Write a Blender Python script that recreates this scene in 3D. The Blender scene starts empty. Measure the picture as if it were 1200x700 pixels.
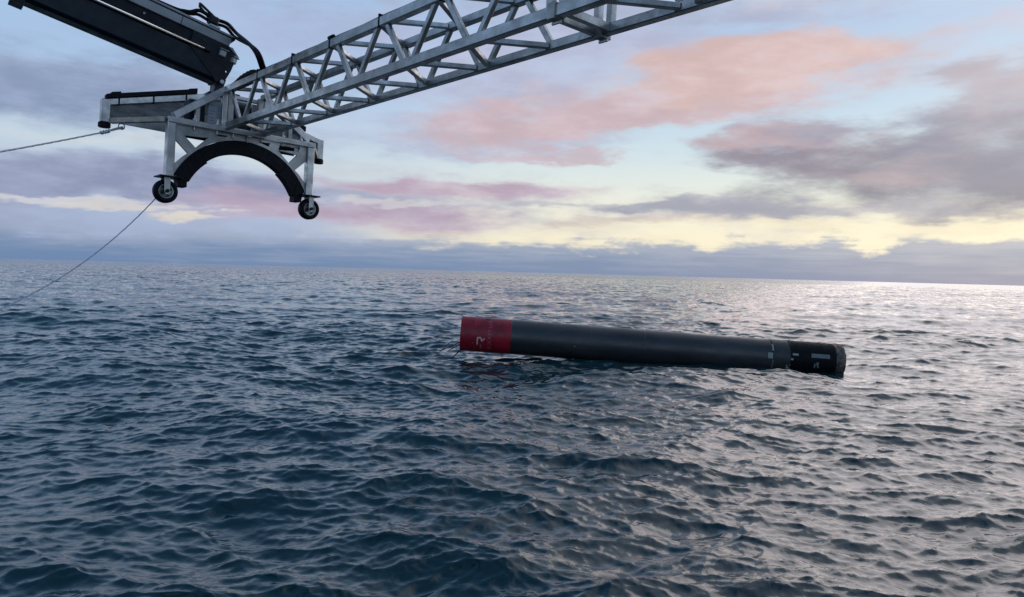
import bpy, bmesh, math, random
import numpy as np
from mathutils import Vector, Matrix

C = bpy.context.scene.collection
SC = bpy.context.scene
R = math.radians
random.seed(7)

# ------------------------------------------------------------------ camera
CAM_H = 3.12
right = Vector((0.99964325, 0.00091857, 0.02669337))
down = Vector((0.02670917, -0.03437919, -0.9990519))
fwd = Vector((0.0, 0.99940844, -0.03439146))
cam = bpy.data.cameras.new("camera")
cam_o = bpy.data.objects.new("camera", cam)
C.objects.link(cam_o)
m3 = Matrix((right, -down, -fwd)).transposed()
cam_o.matrix_world = Matrix.Translation((0, 0, CAM_H)) @ m3.to_4x4()
cam.sensor_fit = 'HORIZONTAL'
cam.sensor_width = 36
cam.lens = 900 / 1200 * 36
cam.clip_start = 0.05
cam.clip_end = 80000
SC.camera = cam_o

SUN_EL, SUN_AZ = 19.0, 36.0          # degrees above the horizon, degrees right of the view
SC.view_settings.view_transform = 'Standard'
SC.view_settings.look = 'None'
SC.view_settings.exposure = 0.0
SC.view_settings.gamma = 1.0
SC.view_settings.use_curve_mapping = False

sun = bpy.data.lights.new("sun", 'SUN')
sun.energy = 0.37
sun.angle = R(43)
sun.color = (1.0, 0.87, 0.83)
sun_o = bpy.data.objects.new("sun", sun)
C.objects.link(sun_o)
sd = Vector((math.sin(R(SUN_AZ)) * math.cos(R(SUN_EL)), math.cos(R(SUN_AZ)) * math.cos(R(SUN_EL)), math.sin(R(SUN_EL))))
sun_o.rotation_euler = (-sd).to_track_quat('-Z', 'Y').to_euler()


def lin(h):
    if isinstance(h, str):
        h = h.lstrip('#')
        h = [int(h[i:i + 2], 16) for i in (0, 2, 4)]
    o = []
    for v in h[:3]:
        v = v / 255
        o.append(v / 12.92 if v <= .04045 else ((v + .055) / 1.055) ** 2.4)
    return tuple(o) + (1.0,)


# ------------------------------------------------------------------ sky (world)
class NT:
    """Small helper for node trees."""
    def __init__(s, tree):
        s.t = tree

    def n(s, kind, **kw):
        x = s.t.nodes.new(kind)
        for k, v in kw.items():
            setattr(x, k, v)
        return x

    def l(s, a, b):
        s.t.links.new(a, b)

    def put(s, sock, v):
        if isinstance(v, bpy.types.NodeSocket):
            s.l(v, sock)
        else:
            sock.default_value = v

    def m(s, op, a, b=None, c=None, clamp=False):
        x = s.n('ShaderNodeMath', operation=op, use_clamp=clamp)
        for i, v in enumerate((a, b, c)):
            if v is not None:
                s.put(x.inputs[i], v)
        return x.outputs[0]

    def mix(s, f, a, b):
        x = s.n('ShaderNodeMix', data_type='RGBA')
        s.put(x.inputs[0], f)
        s.put(x.inputs[6], a)
        s.put(x.inputs[7], b)
        return x.outputs[2]

    def mapr(s, v, a, b, c=0., d=1., smooth=True):
        x = s.n('ShaderNodeMapRange', interpolation_type='SMOOTHSTEP' if smooth else 'LINEAR')
        s.put(x.inputs[0], v)
        for i, q in enumerate((a, b, c, d)):
            s.put(x.inputs[i + 1], q)
        return x.outputs[0]

    def ramp(s, v, stops):
        x = s.n('ShaderNodeValToRGB')
        e = x.color_ramp.elements
        while len(e) < len(stops):
            e.new(0.5)
        for i, (p, c) in enumerate(stops):
            e[i].position = p
            e[i].color = c if len(c) == 4 else tuple(c) + (1,)
        s.l(v, x.inputs[0])
        return x.outputs[0]

    def noise(s, vec, scale, detail=4, rough=.55, color=False):
        x = s.n('ShaderNodeTexNoise')
        s.put(x.inputs['Vector'], vec)
        x.inputs['Scale'].default_value = scale
        x.inputs['Detail'].default_value = detail
        x.inputs['Roughness'].default_value = rough
        return x.outputs['Color' if color else 'Fac']


world = bpy.data.worlds.new("World")
SC.world = world
world.use_nodes = True
wt = world.node_tree
wt.nodes.clear()
g = NT(wt)

# the cloud group: one soft, wind-torn cloud at an azimuth and an elevation
cg = bpy.data.node_groups.new("cloud", 'ShaderNodeTree')
for nm, ty in (("Base", 'NodeSocketColor'), ("U", 'NodeSocketFloat'), ("V", 'NodeSocketFloat'), ("N", 'NodeSocketFloat'),
               ("Color", 'NodeSocketColor'), ("U0", 'NodeSocketFloat'), ("V0", 'NodeSocketFloat'), ("IU", 'NodeSocketFloat'),
               ("IV", 'NodeSocketFloat'), ("Slope", 'NodeSocketFloat'), ("Alpha", 'NodeSocketFloat'), ("Lo", 'NodeSocketFloat'), ("Hi", 'NodeSocketFloat'), ("N2", 'NodeSocketFloat')):
    cg.interface.new_socket(nm, in_out='INPUT', socket_type=ty)
cg.interface.new_socket("Color", in_out='OUTPUT', socket_type='NodeSocketColor')
h = NT(cg)
gi = h.n('NodeGroupInput').outputs
go = h.n('NodeGroupOutput')
du0 = h.m('SUBTRACT', gi['U'], gi['U0'])
du = h.m('MULTIPLY', du0, gi['IU'])
dv = h.m('MULTIPLY', h.m('SUBTRACT', h.m('SUBTRACT', gi['V'], gi['V0']), h.m('MULTIPLY', du0, gi['Slope'])), gi['IV'])
q = h.m('ADD', h.m('MULTIPLY', du, du), h.m('MULTIPLY', dv, dv))
ge = h.m('EXPONENT', h.m('MULTIPLY', q, -1.0))
dens = h.m('ADD', ge, h.m('MULTIPLY', h.m('SUBTRACT', gi['N'], 0.5), h.mapr(ge, .02, .3, 0, 1.9)))
msk = h.mapr(dens, gi['Lo'], gi['Hi'])
body = h.mapr(gi['N2'], .3, .6, .62, 1.0)
hue = h.n('ShaderNodeMix', data_type='RGBA', blend_type='MULTIPLY')
hue.inputs[0].default_value = 1
h.l(gi[4], hue.inputs[6])
h.l(h.mix(h.mapr(gi['N2'], .3, .65), (1.06, 1.05, 1.04, 1), (.87, .875, .89, 1)), hue.inputs[7])
h.l(h.mix(h.m('MULTIPLY', h.m('MULTIPLY', msk, gi['Alpha']), body), gi['Base'], hue.outputs[2]), go.inputs[0])

tc = g.n('ShaderNodeTexCoord').outputs['Generated']
sep = g.n('ShaderNodeSeparateXYZ')
g.l(tc, sep.inputs[0])
X, Y, Z = sep.outputs
az = g.m('MULTIPLY', g.m('ARCTAN2', X, Y), 57.29578)
el = g.m('MULTIPLY', g.m('ARCSINE', Z), 57.29578)


def stretch(sx, sz, off):
    mp = g.n('ShaderNodeMapping')
    g.l(tc, mp.inputs[0])
    mp.inputs['Scale'].default_value = (sx, sx, sz)
    mp.inputs['Location'].default_value = off
    return mp.outputs[0]


warp = g.noise(stretch(1, 3.6, (3.1, 1.7, 0.4)), 4.0, 5, .6, color=True)
ws = g.n('ShaderNodeSeparateColor')
g.l(warp, ws.inputs[0])
nA = g.noise(stretch(1, 3.4, (9.3, 4.1, 2.2)), 6.0, 8, .58)
nB = g.noise(stretch(1, 2.2, (1.3, 8.1, 5.2)), 16.0, 7, .6)
nC = g.noise(stretch(1, 3.2, (5.3, 2.1, 7.2)), 10.0, 7, .62)
wamp = g.mapr(el, 0, 10, .25, 1.0, smooth=False)
U = g.m('ADD', az, g.m('MULTIPLY', g.m('SUBTRACT', ws.outputs[0], .5), 20.0))
V = g.m('ADD', el, g.m('MULTIPLY', g.m('MULTIPLY', g.m('SUBTRACT', ws.outputs[1], .5), 9.0), wamp))

eln = g.m('DIVIDE', el, 90.0, clamp=True)


def er(stops):
    return g.ramp(eln, [(e / 90.0, lin(c)) for e, c in stops])


warm = er([(0, 'd9d2c8'), (2.5, 'f8efd3'), (4.5, 'f3efdc'), (6.5, 'e3eae4'), (9, 'cfe1ea'), (12, 'bed6ea'), (17, 'b0c9e7'), (24, 'ccdcec'), (36, 'dde4ee'), (60, 'b4c1d8'), (90, '5f79a3')])  # upper stops lie out of view, raised to brighten the water on the right
cool = er([(0, '8fa5cb'), (3, 'a9b8d6'), (5.5, 'b9c7de'), (8, 'c6d6e4'), (10, 'bfd2e8'), (13, 'abc6e6'), (18, 'a8c6ea'), (26, '7aa2ca'), (40, '4d769f'), (65, '3c6288'), (90, '5f79a3')])
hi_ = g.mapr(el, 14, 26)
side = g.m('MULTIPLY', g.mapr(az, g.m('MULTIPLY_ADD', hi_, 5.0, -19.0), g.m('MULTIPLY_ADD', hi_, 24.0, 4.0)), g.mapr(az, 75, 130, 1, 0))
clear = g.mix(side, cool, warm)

# thin high cloud everywhere, in and out of view
cov = g.mapr(nA, .5, .72)
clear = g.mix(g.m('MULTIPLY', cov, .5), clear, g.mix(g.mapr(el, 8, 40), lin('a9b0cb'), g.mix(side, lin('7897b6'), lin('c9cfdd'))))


def px(x, y):
    d = right * ((x - 600) / 900) + down * ((y - 350) / 900) + fwd
    d.normalize()
    return math.degrees(math.atan2(d.x, d.y)), math.degrees(math.asin(d.z))


def cloud(base, x, y, sx, sy, col, alpha, slope=0.0, lo=.10, hi=.86, n=None):
    u0, v0 = px(x, y)
    k = .0637
    nd = g.n('ShaderNodeGroup', node_tree=cg)
    i = nd.inputs
    g.l(base, i['Base'])
    g.l(U, i['U'])
    g.l(V, i['V'])
    g.l(n or nA, i['N'])
    i[4].default_value = lin(col)
    g.l(nC, i['N2'])
    i['U0'].default_value, i['V0'].default_value = u0, v0
    i['IU'].default_value, i['IV'].default_value = 1 / (sx * k), 1 / (sy * k)
    i['Slope'].default_value = slope
    i['Alpha'].default_value = alpha
    i['Lo'].default_value, i['Hi'].default_value = lo, hi
    return nd.outputs[0]


sky = clear
CLOUDS = [
    # x, y, half width, half height, colour, opacity, slope   (photograph scale, degrees come from px())
    (80, 100, 190, 44, '8d9ebf', 1, 0),
    (290, 105, 120, 26, 'a0adca', .8, 0),
    (330, 30, 260, 26, 'b4bbda', .6, 0),
    (560, 150, 200, 24, 'b9c3de', .8, 0),
    (300, 182, 300, 10, 'd3dde4', .8, 0),
    (120, 214, 340, 21, '939bbc', 1, 0),
    (-160, 190, 200, 26, '9ca7c6', .9, 0),
    (480, 213, 200, 15, 'c3adc1', 1, 0),
    (370, 249, 160, 17, 'bda9c0', 1, 0),
    (150, 277, 330, 12, 'a7b6d5', .9, 0),
    (60, 233, 100, 3.6, 'dcdce2', .9, 0),
    (135, 243, 76, 3.2, 'e4ddda', .85, 0),
    (212, 256, 46, 3.6, 'ece3d6', .9, 0),
    (440, 236, 90, 4, 'e0dcdc', .6, 0),
    (650, 173, 100, 8, 'd3bcc4', .8, -.06),
    (640, 70, 240, 36, 'bebdd6', .8, .1),
    (800, 12, 290, 26, 'b3bad4', .85, 0),
    (830, 100, 300, 34, 'd9bfc3', .9, .13),
    (880, 88, 170, 20, 'dec0bb', .92, .12),
    (700, 128, 150, 20, 'd2b9c0', .85, .08),
    (640, 285, 260, 18, 'f8efd6', .5, 0),
    (950, 186, 110, 36, '958d9e', 1, -.05),
    (945, 160, 100, 16, 'c9aeb5', .8, .02),
    (1150, 128, 130, 32, '939bb2', 1, .12),
    (1140, 224, 240, 40, '7d8298', 1, 0),
    (1110, 206, 140, 12, 'b8a4ac', .8, 0),
    (1290, 160, 170, 64, '868ca4', 1, 0),
    (870, 247, 220, 9, 'a4a7b9', .95, 0),
    (640, 243, 70, 4, 'bfbfcb', .7, 0),
    (760, 262, 120, 6, 'cbbbb9', .7, 0),
    (1060, 269, 270, 9, 'f9f1d6', .9, 0),
    # unseen sky beyond the frame; the right-hand clouds are lightened to brighten the sea
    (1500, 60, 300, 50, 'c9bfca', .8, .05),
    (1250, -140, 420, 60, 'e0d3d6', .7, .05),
    (500, -160, 460, 70, 'a0aeca', .4, 0),
    (-250, 20, 300, 45, '9aa8c8', .7, 0),
    (-450, 250, 300, 30, '9aa3c2', .9, 0),
]
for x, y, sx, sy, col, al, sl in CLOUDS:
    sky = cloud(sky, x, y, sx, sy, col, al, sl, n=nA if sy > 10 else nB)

# the low bank along the horizon
edge = g.m('ADD', g.mapr(az, -22, 24, 2.0, 2.75, smooth=False), g.m('MULTIPLY', g.m('SUBTRACT', nB, .5), g.mapr(az, -12, 16, 1.8, 4.2)))
edge = g.m('ADD', edge, g.m('MULTIPLY', g.m('SUBTRACT', ws.outputs[2], .5), 3.0))
nD = g.noise(stretch(1, 16, (2.3, 6.1, 1.2)), 9.0, 7, .6)
edge = g.m('ADD', edge, g.m('MULTIPLY', g.m('SUBTRACT', nD, .5), 2.0))
bank = g.mapr(g.m('SUBTRACT', edge, el), -.35, .6)
bl = g.m('ADD', el, g.m('ADD', g.m('MULTIPLY', g.m('SUBTRACT', nD, .5), 5.0), g.m('MULTIPLY', g.m('SUBTRACT', nB, .5), 1.5)))
bcol = g.ramp(g.m('DIVIDE', bl, 4.0, clamp=True),
              [(0, lin('6b88b0')), (.22, lin('7991b5')), (.45, lin('8c9ebc')), (.75, lin('a0adc3')), (1, lin('b3b8c5'))])
sky = g.mix(g.m('MULTIPLY', bank, .95), sky, bcol)

nish = g.n('ShaderNodeTexSky', sky_type='NISHITA')
nish.sun_disc = False
nish.sun_elevation = R(SUN_EL)
nish.sun_rotation = R(SUN_AZ)
b1 = g.n('ShaderNodeBackground')
g.l(nish.outputs[0], b1.inputs[0])
b1.inputs[1].default_value = 0.1
b2 = g.n('ShaderNodeBackground')
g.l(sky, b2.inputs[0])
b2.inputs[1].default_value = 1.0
mx = g.n('ShaderNodeMixShader')
mx.inputs[0].default_value = 0.95
g.l(b1.outputs[0], mx.inputs[1])
g.l(b2.outputs[0], mx.inputs[2])
wo = g.n('ShaderNodeOutputWorld')
g.l(mx.outputs[0], wo.inputs[0])
world.cycles.sampling_method = 'MANUAL'
world.cycles.sample_map_resolution = 512


# ------------------------------------------------------------------ helpers
def tag(o, label=None, cat=None, group=None, kind=None):
    for k, v in (('label', label), ('category', cat), ('group', group), ('kind', kind)):
        if v:
            o[k] = v
    return o


def empty(name, mat):
    o = bpy.data.objects.new(name, None)
    o.empty_display_size = .2
    C.objects.link(o)
    o.matrix_world = mat
    return o


def mat(name, base, rough=.5, metal=0.0, var=.0, scale=8.0, rvar=0.0, bump=0.0, bscale=60.0, stretchv=(1, 1, 1), spec=.5, dirt=None, dirt_amt=.0):
    m = bpy.data.materials.new(name)
    m.use_nodes = True
    k = NT(m.node_tree)
    bs = m.node_tree.nodes['Principled BSDF']
    bs.inputs['Metallic'].default_value = metal
    bs.inputs['Specular IOR Level'].default_value = spec
    co = k.n('ShaderNodeTexCoord').outputs['Object']
    mp = k.n('ShaderNodeMapping')
    k.l(co, mp.inputs[0])
    mp.inputs['Scale'].default_value = stretchv
    n1 = k.noise(mp.outputs[0], scale, 6, .6)
    lo = tuple(c * (1 - var) for c in base[:3]) + (1,)
    hi = tuple(min(1, c * (1 + var)) for c in base[:3]) + (1,)
    col = k.mix(k.mapr(n1, .3, .7), lo, hi)
    if dirt:
        n2 = k.noise(mp.outputs[0], scale * .37, 8, .7)
        col = k.mix(k.m('MULTIPLY', k.mapr(n2, .5, .72), dirt_amt), col, dirt)
    k.l(col, bs.inputs['Base Color'])
    n3 = k.noise(mp.outputs[0], scale * 2.3, 4, .6)
    k.l(k.mapr(n3, .3, .7, max(.03, rough - rvar), min(1, rough + rvar)), bs.inputs['Roughness'])
    if bump:
        b = k.n('ShaderNodeBump')
        b.inputs['Strength'].default_value = bump
        b.inputs['Distance'].default_value = .01
        k.l(k.noise(mp.outputs[0], bscale, 3, .6), b.inputs['Height'])
        k.l(b.outputs[0], bs.inputs['Normal'])
    return m


ALU = mat('aluminium', (.47, .475, .48), .36, .95, .25, 5, .12, .12, 90, dirt=(.15, .148, .14, 1), dirt_amt=.65)
ALU2 = mat('aluminium_plate', (.46, .455, .45), .48, .8, .2, 4, .1, .12, 70, dirt=(.15, .14, .13, 1), dirt_amt=.5)
PANEL = mat('weathered_panel', (.17, .175, .18), .6, .35, .35, 6, .1, .15, 40, (.6, 1, 3), dirt=(.09, .08, .075, 1), dirt_amt=.6)
FLANGE = mat('bronze_flange', (.42, .37, .32), .5, .45, .25, 7, .1, dirt=(.2, .17, .14, 1), dirt_amt=.4)
GALV = mat('zinc', (.42, .44, .45), .4, .85, .12, 20, .1)
RUBBER = mat('rubber', (.0035, .005, .009), .6, 0, .3, 12, .1, .2, 80, spec=.2)
BLACK = mat('black_paint', (.006, .009, .016), .45, 0, .3, 6, .12, spec=.25)
NAVY = mat('boom_paint', (.004, .012, .022), .4, 0, .25, 4, .1, spec=.25, dirt=(.01, .018, .024, 1), dirt_amt=.4)
NAVY2 = mat('boom_inner_paint', (.005, .008, .016), .45, 0, .25, 4, .1, spec=.2)
GREY = mat('grey_rail', (.26, .28, .30), .5, .3, .2, 5, .1, dirt=(.1, .1, .1, 1), dirt_amt=.5, stretchv=(.4, 1, 1))
CHROME = mat('chrome', (.95, .95, .95), .22, 1.0, .02)
LENS = mat('lamp_lens', (.42, .44, .42), .25, 0, .3, 60, .1)
SIGN = mat('sign_sheet', (.36, .40, .45), .5, 0, .1, 30)
INK = mat('print_ink', (.17, .19, .22), .6)
ROPE = mat('rope_fibre', (.58, .60, .63), .85, 0, .3, 60, 0, .4, 300)
ROPE2 = mat('blue_rope_fibre', (.42, .50, .62), .85, 0, .3, 60, 0, .4, 300)
RED = mat('red_paint', (.33, .009, .026), .42, 0, .25, 3, .1, .05, 20, dirt=(.10, .008, .016, 1), dirt_amt=.75)
CARBON = mat('carbon_skin', (.026, .027, .031), .38, 0, .35, 1.6, .09, .05, 14, (.6, 1, 1), spec=.65, dirt=(.055, .055, .056, 1), dirt_amt=.7)
CARBON2 = mat('scorched_skin', (.030, .035, .034), .5, 0, .3, 3, .1, .08, 20, dirt=(.06, .065, .055, 1), dirt_amt=.6)
SKIRT = mat('black_skirt', (.003, .004, .007), .6, 0, .4, 4, .1, .06, 20, spec=.18)
FOIL = mat('crumpled_foil', (.15, .12, .10), .45, .5, .5, 6, .12, .5, 12, dirt=(.03, .028, .026, 1), dirt_amt=.8)
WHITE = mat('white_marking', (.55, .55, .53), .6, 0, .3, 40, dirt=(.2, .05, .06, 1), dirt_amt=.8)
WHITE2 = mat('faded_marking', (.40, .17, .19), .6, 0, .3, 40, dirt=(.2, .03, .05, 1), dirt_amt=.9)
TAPE = mat('pale_tape', (.30, .32, .29), .6, 0, .25, 20)
TAPE2 = mat('grey_label', (.17, .185, .19), .6, 0, .25, 20)


def mesh_obj(name, bm, material, parent=None, smooth=False):
    me = bpy.data.meshes.new(name)
    bm.normal_update()
    bm.to_mesh(me)
    bm.free()
    if smooth:
        me.polygons.foreach_set('use_smooth', [True] * len(me.polygons))
    me.materials.append(material)
    o = bpy.data.objects.new(name, me)
    C.objects.link(o)
    if parent:
        o.parent = parent
    return o


def bevel(bm, w, seg=1):
    if w:
        bmesh.ops.bevel(bm, geom=bm.edges[:], offset=w, segments=seg, affect='EDGES', profile=.6)


def bar_bm(p, q, w, hgt, up=(0, 0, 1), bv=.004, bm=None):
    """A rectangular tube from p to q: w across, hgt along the up hint."""
    own = bmesh.new()
    p, q = Vector(p), Vector(q)
    x = (q - p).normalized()
    upv = Vector(up)
    y = upv.cross(x)
    if y.length < 1e-4:
        y = Vector((1, 0, 0)).cross(x)
    y.normalize()
    z = x.cross(y)
    vs = []
    for e in (p, q):
        for sy, sz in ((-1, -1), (1, -1), (1, 1), (-1, 1)):
            vs.append(own.verts.new(e + y * (sy * w / 2) + z * (sz * hgt / 2)))
    for f in ((0, 3, 2, 1), (4, 5, 6, 7), (0, 1, 5, 4), (1, 2, 6, 5), (2, 3, 7, 6), (3, 0, 4, 7)):
        own.faces.new([vs[i] for i in f])
    bevel(own, bv)
    if bm is None:
        return own
    merge(bm, own)
    return bm


def merge(bm, other):
    me = bpy.data.meshes.new('tmp')
    other.to_mesh(me)
    other.free()
    bm.from_mesh(me)
    bpy.data.meshes.remove(me)


def box_bm(lo, hi, bv=.004, bm=None):
    own = bmesh.new()
    lo, hi = Vector(lo), Vector(hi)
    v = [own.verts.new((x, y, z)) for x in (lo.x, hi.x) for y in (lo.y, hi.y) for z in (lo.z, hi.z)]
    for f in ((0, 1, 3, 2), (4, 6, 7, 5), (0, 4, 5, 1), (2, 3, 7, 6), (0, 2, 6, 4), (1, 5, 7, 3)):
        own.faces.new([v[i] for i in f])
    bevel(own, bv)
    if bm is None:
        return own
    merge(bm, own)
    return bm


def prism_bm(poly, axis, a0, a1, bv=0.0, holes=(), bm=None):
    """Extrude a polygon (with holes) given in the two other axes along an axis."""
    own = bmesh.new()

    def P(uv, a):
        u, v = uv
        return {'x': (a, u, v), 'y': (u, a, v), 'z': (u, v, a)}[axis]
    edges = []
    for loop in (poly,) + tuple(holes):
        vs = [own.verts.new(P(uv, a0)) for uv in loop]
        for i in range(len(vs)):
            edges.append(own.edges.new((vs[i], vs[(i + 1) % len(vs)])))
    r = bmesh.ops.triangle_fill(own, edges=edges, use_beauty=True, use_dissolve=False)
    faces = [f for f in r['geom'] if isinstance(f, bmesh.types.BMFace)]
    ex = bmesh.ops.extrude_face_region(own, geom=faces)
    vec = Vector(P((0, 0), a1 - a0)) if True else None
    bmesh.ops.translate(own, verts=[x for x in ex['geom'] if isinstance(x, bmesh.types.BMVert)], vec=vec)
    bmesh.ops.recalc_face_normals(own, faces=own.faces[:])
    bmesh.ops.dissolve_limit(own, angle_limit=.01, verts=own.verts[:], edges=own.edges[:])
    if bv:
        bevel(own, bv)
    if bm is None:
        return own
    merge(bm, own)
    return bm


def tube_bm(pts, r, n=10, cap=True, bm=None):
    own = bm or bmesh.new()
    pts = [Vector(p) for p in pts]
    rings = []
    ref = Vector((.13, .27, .95)).normalized()
    for i, p in enumerate(pts):
        t = (pts[min(i + 1, len(pts) - 1)] - pts[max(i - 1, 0)]).normalized()
        a = ref.cross(t).normalized()
        b = t.cross(a)
        ref = b
        rr = r[i] if isinstance(r, (list, tuple)) else r
        rings.append([own.verts.new(p + (a * math.cos(2 * math.pi * k / n) + b * math.sin(2 * math.pi * k / n)) * rr) for k in range(n)])
    for A, B in zip(rings, rings[1:]):
        for k in range(n):
            own.faces.new((A[k], A[(k + 1) % n], B[(k + 1) % n], B[k]))
    if cap:
        own.faces.new(rings[0][::-1])
        own.faces.new(rings[-1])
    return own


def lathe_bm(prof, axis='x', n=48, closed=False, noise=None):
    """Revolve (along, radius) points round an axis through the origin."""
    own = bmesh.new()
    rings = []
    for i, (a, r) in enumerate(prof):
        ring = []
        for k in range(n):
            t = 2 * math.pi * k / n
            rr = r + (noise(i, k) if noise else 0)
            c, s_ = rr * math.cos(t), rr * math.sin(t)
            ring.append(own.verts.new({'x': (a, c, s_), 'y': (c, a, s_), 'z': (c, s_, a)}[axis]))
        rings.append(ring)
    pairs = list(zip(rings, rings[1:]))
    if closed:
        pairs.append((rings[-1], rings[0]))
    for A, B in pairs:
        for k in range(n):
            own.faces.new((A[k], A[(k + 1) % n], B[(k + 1) % n], B[k]))
    bmesh.ops.recalc_face_normals(own, faces=own.faces[:])
    return own


def spline(pts, n=12):
    P = [Vector(p) for p in pts]
    P = [P[0] * 2 - P[1]] + P + [P[-1] * 2 - P[-2]]
    out = []
    for i in range(1, len(P) - 2):
        for k in range(n):
            t = k / n
            a, b, c, d = P[i - 1:i + 3]
            out.append(.5 * ((2 * b) + (c - a) * t + (2 * a - 5 * b + 4 * c - d) * t * t + (3 * b - a - 3 * c + d) * t ** 3))
    out.append(P[-2])
    return out


# ------------------------------------------------------------------ the sea
def sea_tile(N, L, lmin, lmax, mss, th0, spread, seed):
    rng = np.random.default_rng(seed)
    k1 = 2 * np.pi * np.fft.fftfreq(N, L / N)
    kx, ky = np.meshgrid(k1, k1, indexing='ij')
    k = np.hypot(kx, ky)
    k[0, 0] = 1
    lam = 2 * np.pi / k
    S = k ** -4.0
    S *= 1 / (1 + (lam / lmax) ** 8) / (1 + (lmin / lam) ** 8)
    c = np.cos((np.arctan2(ky, kx) - np.radians(th0)))
    S *= np.where(c > 0, c, 0) ** spread + .04
    S[0, 0] = 0
    H = np.sqrt(S) * (rng.standard_normal((N, N)) + 1j * rng.standard_normal((N, N)))
    hh = np.fft.ifft2(H)
    sx = np.fft.ifft2(1j * kx * H).real
    sy = np.fft.ifft2(1j * ky * H).real
    f = math.sqrt(mss / (sx.var() + sy.var()))
    dx = np.fft.ifft2(1j * kx / k * H).real
    dy = np.fft.ifft2(1j * ky / k * H).real
    return np.stack([hh.real * f, dx * f, dy * f], -1).astype(np.float32)


def sample(tile, L, x, y):
    N = tile.shape[0]
    fx, fy = x / L * N, y / L * N
    ix, iy = np.floor(fx).astype(np.int64), np.floor(fy).astype(np.int64)
    tx, ty = (fx - ix).astype(np.float32), (fy - iy).astype(np.float32)

    def w(t):
        return (.5 * (-t + 2 * t * t - t ** 3), .5 * (2 - 5 * t * t + 3 * t ** 3), .5 * (t + 4 * t * t - 3 * t ** 3), .5 * (-t * t + t ** 3))
    wx, wy = w(tx), w(ty)
    out = np.zeros((len(x), 3), np.float32)
    for i in range(4):
        a = (ix + i - 1) % N
        for j in range(4):
            out += tile[a, (iy + j - 1) % N] * (wx[i] * wy[j])[:, None]
    return out


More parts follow.
